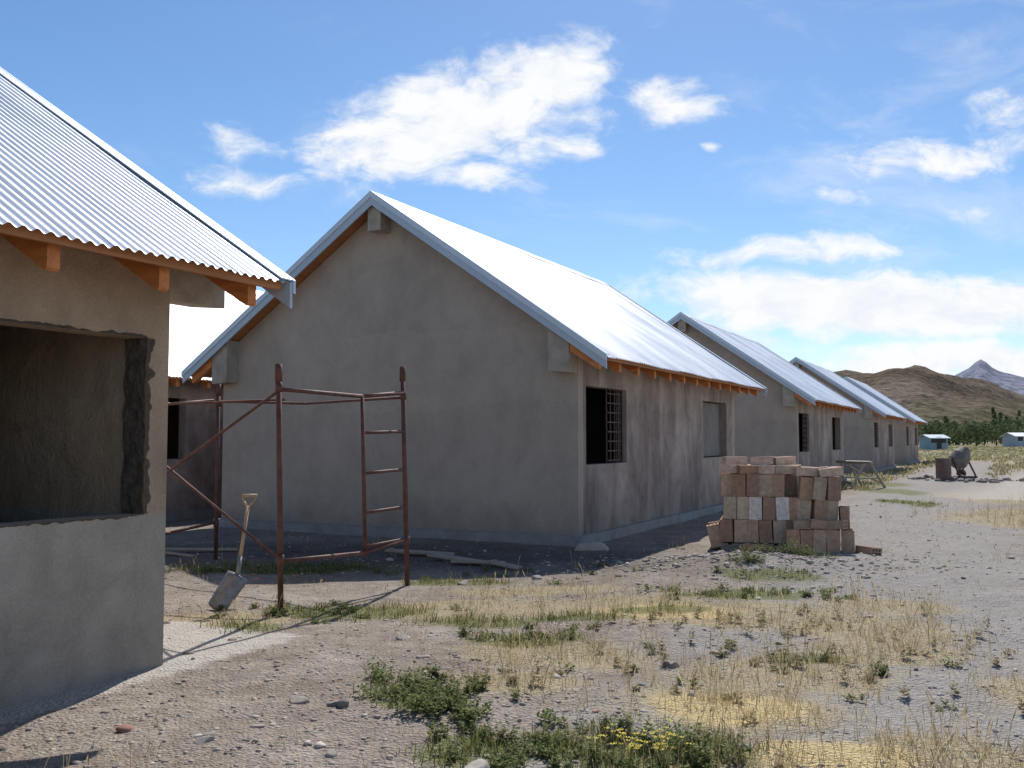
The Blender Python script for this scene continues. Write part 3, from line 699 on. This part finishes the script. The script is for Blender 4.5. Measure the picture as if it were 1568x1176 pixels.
addc(-1.5,9.4,.6,.25,20,.09,.06,120); addc(.1,8.3,.5,.2,12,.07,.07,100); addc(2.4,7.2,.5,.3,5,.07,.09,100)
addc(-2.5,12.4,1.1,.25,20,.14,.10,170); addc(.3,11.7,1.0,.3,8,.08,.07,100); addc(2.8,5.4,.5,.5,5,.05,.06,70)
addc(.8,6.8,1.0,.9,18,.05,.06,60)
weeds('green_weeds',cen,WT)
cen=[]
addc(1.6,7.7,1.2,.9,30,.05,.13,30); addc(3.2,6.2,.6,.8,8,.05,.10,30); addc(2.6,8.8,.8,.5,26,.05,.16,30); addc(.6,6.3,.9,.8,18,.05,.10,30)
weeds('dry_weeds',cen,[(.38,.31,.19),(.34,.28,.16),(.44,.35,.22),(.28,.25,.12)])
fx=.68+rng.normal(0,.13,70); fy=4.98+rng.normal(0,.07,70); fz=gh(fx,fy)+.10+.09*rng.random(70)
co=[];F=[];
for a_,b2,c_ in zip(fx,fy,fz):
    for k in range(5):
        t=k*1.2566+random.random(); i=len(co); r_=.011
        co+=[(a_,b2,c_),(a_+r_*math.cos(t-.4),b2+r_*math.sin(t-.4),c_+.006),(a_+r_*1.4*math.cos(t),b2+r_*1.4*math.sin(t),c_+.008),(a_+r_*math.cos(t+.4),b2+r_*math.sin(t+.4),c_+.006)]; F.append((i,i+1,i+2,i+3))
M_yel=simple('yellow_petal',(.75,.60,.04),.7,0,.2,20,0)
fastmesh('yellow_flowers',np.array(co),np.array(F),M_yel)
blades('green_grass',fx,fy,fz-gh(fx,fy),.0025,.02,GT)
k=7000; y=30+120*rng.random(k)**1.3; x=y*(.25+.6*rng.random(k)); ok=~blocked(x,y,.5); mm=masks(x,y); ok&=(mm[2]<.3)&(mm[3]<.2); x,y=x[ok],y[ok]
x2,y2=clump(x,y,5,.12); blades('dry_grass',x2,y2,.07+.14*rng.random(len(x2)),.010+.0005*y2,.6,[(.40,.34,.19),(.34,.30,.16),(.26,.26,.12),(.43,.37,.22)])

# ------------------------------------------------------------ distant trees
def trees(name,L_,mat):
    co=[];F=[];cc=[]
    for (tx,ty,hh,rr,pop) in L_:
        g=G(tx,ty); nl=300
        for k in range(4):
            a=k*math.pi/2; a2=a+math.pi/2; w=.12; i=len(co)
            co+=[(tx+w*math.cos(a),ty+w*math.sin(a),g-.2),(tx+w*math.cos(a2),ty+w*math.sin(a2),g-.2),(tx+w*.4*math.cos(a2),ty+w*.4*math.sin(a2),g+hh*.6),(tx+w*.4*math.cos(a),ty+w*.4*math.sin(a),g+hh*.6)]
            F.append((i,i+1,i+2,i+3)); cc+=[[.12,.09,.06,1]]*4
        blobs=[(random.gauss(0,.45)*rr,random.gauss(0,.45)*rr,hh*(.3+.6*random.random()),rr*(.35+.3*random.random())) for _ in range(9)]
        if pop: blobs=[(jt(.2)*rr,jt(.2)*rr,hh*(.15+.085*k),rr*(.75-.05*k)) for k in range(10)]
        for l in range(nl):
            b_=random.choice(blobs); v=Vector((random.gauss(0,1),random.gauss(0,1),random.gauss(0,1))).normalized()*b_[3]*random.random()**.4
            p=Vector((tx+b_[0],ty+b_[1],g+b_[2]))+v; s=.18+.22*random.random()
            a=Vector((random.gauss(0,1),random.gauss(0,1),random.gauss(0,1))).normalized(); b3=a.orthogonal().normalized()
            i=len(co); co+=[tuple(p-a*s),tuple(p+b3*s*.6),tuple(p+a*s),tuple(p-b3*s*.6)]; F.append((i,i+1,i+2,i+3))
            q=.5+.9*random.random(); cc+=[[.15*q,.18*q,.09*q,1]]*4
    return fastmesh(name,np.array(co),np.array(F),mat,{'tint':np.array(cc)})
TL=[]
for k in range(64):
    ty=150+110*random.random(); px=1405+230*random.random(); TL.append((rx(px)*ty,ty,2.2+2.8*random.random(),1.6+1.5*random.random(),False))
for px,ty,hh in ((1448,170,5.2),(1462,175,4.2),(1480,185,4.4),(1522,190,7.4),(1531,192,6.4),(1540,195,5.6),(1560,200,7),(1600,180,6),(1640,170,5)): TL.append((rx(px)*ty,ty,hh,1.1,True))
for k in range(75):
    ty=260+200*random.random(); px=1300+420*random.random(); TL.append((rx(px)*ty,ty,3.5+3*random.random(),2.7,False))
trees('distant_trees',TL,M_grass)

# ------------------------------------------------------------ far buildings
def cottage(name,x,y,w,d,h,rh,wc,rc,rz):
    e=empty(name,(x,y,G(x,y)),rz); mw=simple(name+'_paint',wc,.8,0,.2,3,.1); mr=simple(name+'_roofing',rc,.5,.2,.2,3,.1)
    mb=MB(); mb.prism([(-d/2,-.2),(d/2,-.2),(d/2,h),(0,h+rh-.05),(-d/2,h)],-w/2,w/2); mb.obj('walls',mw,e)
    mb=MB()
    for s in (1,-1): mb.prism([(0,h+rh),(s*(d/2+.3),h-.05),(s*(d/2+.3),h+.03),(0,h+rh+.08)],-w/2-.3,w/2+.3)
    mb.obj('roof',mr,e); mb=MB()
    for xx in (-w*.3,w*.25): mb.box(xx-.4,xx+.4,-d/2-.02,-d/2+.02,.9,1.6)
    mb.box(-.35,.35,-d/2-.02,-d/2+.02,-.1,1.65); mb.obj('openings',M_black,e)
cottage('blue_cottage',rx(1428)*126,126,2.4,2.4,1.5,.4,(.30,.42,.50),(.50,.55,.60),.2)
cottage('white_cottage',rx(1560)*150,150,3.4,3.5,1.6,.5,(.45,.5,.6),(.75,.76,.78),.1)
cottage('white_cottage',rx(1590)*190,190,8,5,2.4,1,(.7,.7,.68),(.6,.6,.6),-.1)
def G3(x,y): return (x,y,G(x,y))
M_brl=simple('rusty_barrel',(.24,.15,.125),.7,.2,.4,6,.2)
M_mix=simple('cement_caked_steel',(.27,.24,.21),.8,.1,.5,5,.4)
e=empty('steel_barrel',G3(16.9,38.5)); mb=MB()
for a_,b_,r1 in ((0,.02,.3),(.02,.29,.285),(.29,.31,.3),(.31,.58,.285),(.58,.60,.3),(.60,.86,.285),(.86,.88,.3)): mb.tube((0,0,a_),(0,0,b_),r1,20)
mb.obj('drum',M_brl,e)
e=empty('concrete_mixer',G3(18.0,39.5),.4); mb=MB()
c0=Vector((0,0,.85)); ax=Vector((.6,-.1,.75)).normalized()
mb.tube(c0-ax*.38,c0-ax*.2,.24,18,.38); mb.tube(c0-ax*.2,c0+ax*.12,.38,18); mb.tube(c0+ax*.12,c0+ax*.48,.38,18,.2,False)
mb.obj('drum',M_mix,e,False); mb=MB()
for sx in (-.5,.5):
    mb.tube((sx*.9,-.45,0),(sx*.8,0,.85),.035); mb.tube((sx*.9,.45,0),(sx*.8,0,.85),.035); mb.tube((sx*.9,-.45,.1),(sx*.9,.45,.1),.03)
mb.tube((-.45,-.4,.12),(.45,-.4,.12),.03); mb.tube((-.5,.45,.2),(-.62,.45,.2),.2,14); mb.tube((.5,.45,.2),(.62,.45,.2),.2,14)
mb.tube((-.55,0,.85),(.55,0,.85),.03); mb.obj('stand',M_dark,e)
k=170; x=17.9+rng.normal(0,.8,k); y=38.9+rng.normal(0,1.1,k); stones('rubble',x,y,.05+.16*rng.random(k)**2,1,[(.22,.19,.17),(.3,.26,.23),(.36,.3,.26)],.8)
e=empty('timber_trestle',G3(11.4,31.5),.5); mb=MB()
for yy in (0,.9):
    mb.tube((-.8,yy,0),(-.1,yy,.85),.04); mb.tube((.8,yy,0),(.1,yy,.85),.04); mb.tube((-.5,yy,.35),(.5,yy,.35),.03)
mb.tube((-.1,-.2,.86),(-.1,1.2,.86),.045); mb.tube((.1,-.1,.84),(.1,1.2,.84),.045); mb.tube((-.8,0,.05),(-.8,.9,.05),.03); mb.tube((.8,0,.1),(-.1,.9,.8),.03)
mb.obj('timbers',M_plank,e)

# ------------------------------------------------------------ sky, sun, camera
EL=math.radians(48); AZ=math.radians(10)
w=bpy.data.worlds.new('sky'); scene.world=w; w.use_nodes=True; nt=w.node_tree; nt.nodes.clear()
out=N(nt,'ShaderNodeOutputWorld'); sky=N(nt,'ShaderNodeTexSky',sky_type='NISHITA'); sky.sun_disc=False
sky.sun_elevation=EL; sky.sun_rotation=AZ; sky.altitude=900; sky.air_density=1.; sky.dust_density=.4; sky.ozone_density=2.8
g=N(nt,'ShaderNodeTexCoord').outputs['Generated']
sx=N(nt,'ShaderNodeSeparateXYZ'); nt.links.new(g,sx.inputs[0])
yy=math_(nt,'MAXIMUM',math_(nt,'ABSOLUTE',sx.outputs['Y']),.2)
a_=math_(nt,'DIVIDE',sx.outputs['X'],yy); b_=math_(nt,'DIVIDE',sx.outputs['Z'],yy)
cb=N(nt,'ShaderNodeCombineXYZ'); nt.links.new(a_,cb.inputs[0]); nt.links.new(b_,cb.inputs[1]); pv=cb.outputs[0]
wn=N(nt,'ShaderNodeTexNoise'); wn.inputs['Scale'].default_value=9; wn.inputs['Detail'].default_value=3; nt.links.new(pv,wn.inputs['Vector'])
vm=N(nt,'ShaderNodeVectorMath',operation='SUBTRACT'); nt.links.new(wn.outputs['Color'],vm.inputs[0]); vm.inputs[1].default_value=(.5,.5,.5)
vs_=N(nt,'ShaderNodeVectorMath',operation='MULTIPLY'); nt.links.new(vm.outputs[0],vs_.inputs[0]); vs_.inputs[1].default_value=(.08,.045,0)
va=N(nt,'ShaderNodeVectorMath',operation='ADD'); nt.links.new(pv,va.inputs[0]); nt.links.new(vs_.outputs[0],va.inputs[1]); wv=va.outputs[0]
EL_=[(700,175,300,125,14,1.25),(850,110,140,80,10,1.25),(560,210,170,75,8,1.1),(700,265,170,38,-6,.9),(360,268,130,34,-4,.9),(1035,142,120,50,-14,.95),(885,215,80,36,-10,.8),(1095,215,24,14,0,.85),
 (1430,240,240,50,3,.85),(1550,185,120,80,25,.65),(1290,305,80,24,-5,.75),(1220,385,280,32,0,.95),(1330,470,460,68,-3,1.7),(1560,465,260,60,-3,1.4),(1480,560,360,50,0,1.25),(1150,525,180,36,-12,.8),(1430,345,140,60,30,.45),(380,215,160,50,-15,.4),
 (-300,300,300,60,5,.8),(2000,350,350,60,5,.9)]
acc=None
for (cx,cy,rx_,ry_,rot,s) in EL_:
    mp_=N(nt,'ShaderNodeMapping',vector_type='TEXTURE'); mp_.inputs['Location'].default_value=(rx(cx),ry(cy),0)
    mp_.inputs['Rotation'].default_value=(0,0,math.radians(rot)); mp_.inputs['Scale'].default_value=(rx_/1500,ry_/1500,1); nt.links.new(wv,mp_.inputs['Vector'])
    ln=N(nt,'ShaderNodeVectorMath',operation='LENGTH'); nt.links.new(mp_.outputs[0],ln.inputs[0])
    mr=N(nt,'ShaderNodeMapRange',interpolation_type='SMOOTHSTEP'); nt.links.new(ln.outputs['Value'],mr.inputs[0])
    mr.inputs[1].default_value=1.2; mr.inputs[2].default_value=.0; mr.inputs[3].default_value=0; mr.inputs[4].default_value=s
    acc=mr.outputs[0] if acc is None else math_(nt,'MAXIMUM',acc,mr.outputs[0])
cn=noise(nt,mapping(nt,wv,(1,1.8,1)),15,7,.64,.2)
wis=noise(nt,mapping(nt,wv,(1,3.0,1)),4,6,.62,.6)
den=math_(nt,'ADD',acc,math_(nt,'MULTIPLY',math_(nt,'SUBTRACT',cn,.5),2.1))
mr=N(nt,'ShaderNodeMapRange',interpolation_type='SMOOTHSTEP'); nt.links.new(den,mr.inputs[0]); mr.inputs[1].default_value=.18; mr.inputs[2].default_value=1.05
dw=N(nt,'ShaderNodeMapRange',interpolation_type='SMOOTHSTEP'); nt.links.new(math_(nt,'ADD',wis,math_(nt,'SUBTRACT',math_(nt,'MULTIPLY',a_,.16),math_(nt,'MULTIPLY',b_,.18))),dw.inputs[0]); dw.inputs[1].default_value=.45; dw.inputs[2].default_value=.82; dw.inputs[4].default_value=.45
gate=N(nt,'ShaderNodeMapRange',interpolation_type='SMOOTHSTEP'); nt.links.new(acc,gate.inputs[0]); gate.inputs[1].default_value=0; gate.inputs[2].default_value=.25
cov=math_(nt,'MAXIMUM',math_(nt,'MULTIPLY',mr.outputs[0],gate.outputs[0]),dw.outputs[0])
up=N(nt,'ShaderNodeMapRange'); nt.links.new(sx.outputs['Z'],up.inputs[0]); up.inputs[1].default_value=-.01; up.inputs[2].default_value=.03
cov=math_(nt,'MULTIPLY',cov,up.outputs[0])
hs=N(nt,'ShaderNodeHueSaturation'); hs.inputs['Saturation'].default_value=1.15; nt.links.new(sky.outputs[0],hs.inputs['Color'])
bg1=N(nt,'ShaderNodeBackground'); bg1.inputs[1].default_value=.125; nt.links.new(hs.outputs[0],bg1.inputs[0])
bg2=N(nt,'ShaderNodeBackground'); bg2.inputs[1].default_value=1.0
nt.links.new(ramp(nt,cn,[(.33,(.84,.89,.97)),(.55,(.98,.99,1.))]),bg2.inputs[0])
ms=N(nt,'ShaderNodeMixShader'); nt.links.new(cov,ms.inputs[0]); nt.links.new(bg1.outputs[0],ms.inputs[1]); nt.links.new(bg2.outputs[0],ms.inputs[2]); nt.links.new(ms.outputs[0],out.inputs[0])
try:
    w.cycles.sampling_method='MANUAL'; w.cycles.sample_map_resolution=256
except Exception: pass

sd=Vector((math.sin(AZ)*math.cos(EL),math.cos(AZ)*math.cos(EL),math.sin(EL)))
l=bpy.data.lights.new('sun','SUN'); l.energy=4.9; l.angle=math.radians(.5); l.color=(1,.965,.91)
lo=bpy.data.objects.new('sun',l); COL.objects.link(lo); lo.rotation_euler=(-sd).to_track_quat('-Z','Y').to_euler()
cam=bpy.data.cameras.new('camera'); cam.sensor_width=36; cam.lens=36*1500/1568; cam.clip_end=9000; cam.clip_start=.05
cobj=bpy.data.objects.new('camera',cam); COL.objects.link(cobj); cobj.location=(0,0,1.6); cobj.rotation_euler=(math.radians(90+3.24),0,0)
scene.camera=cobj
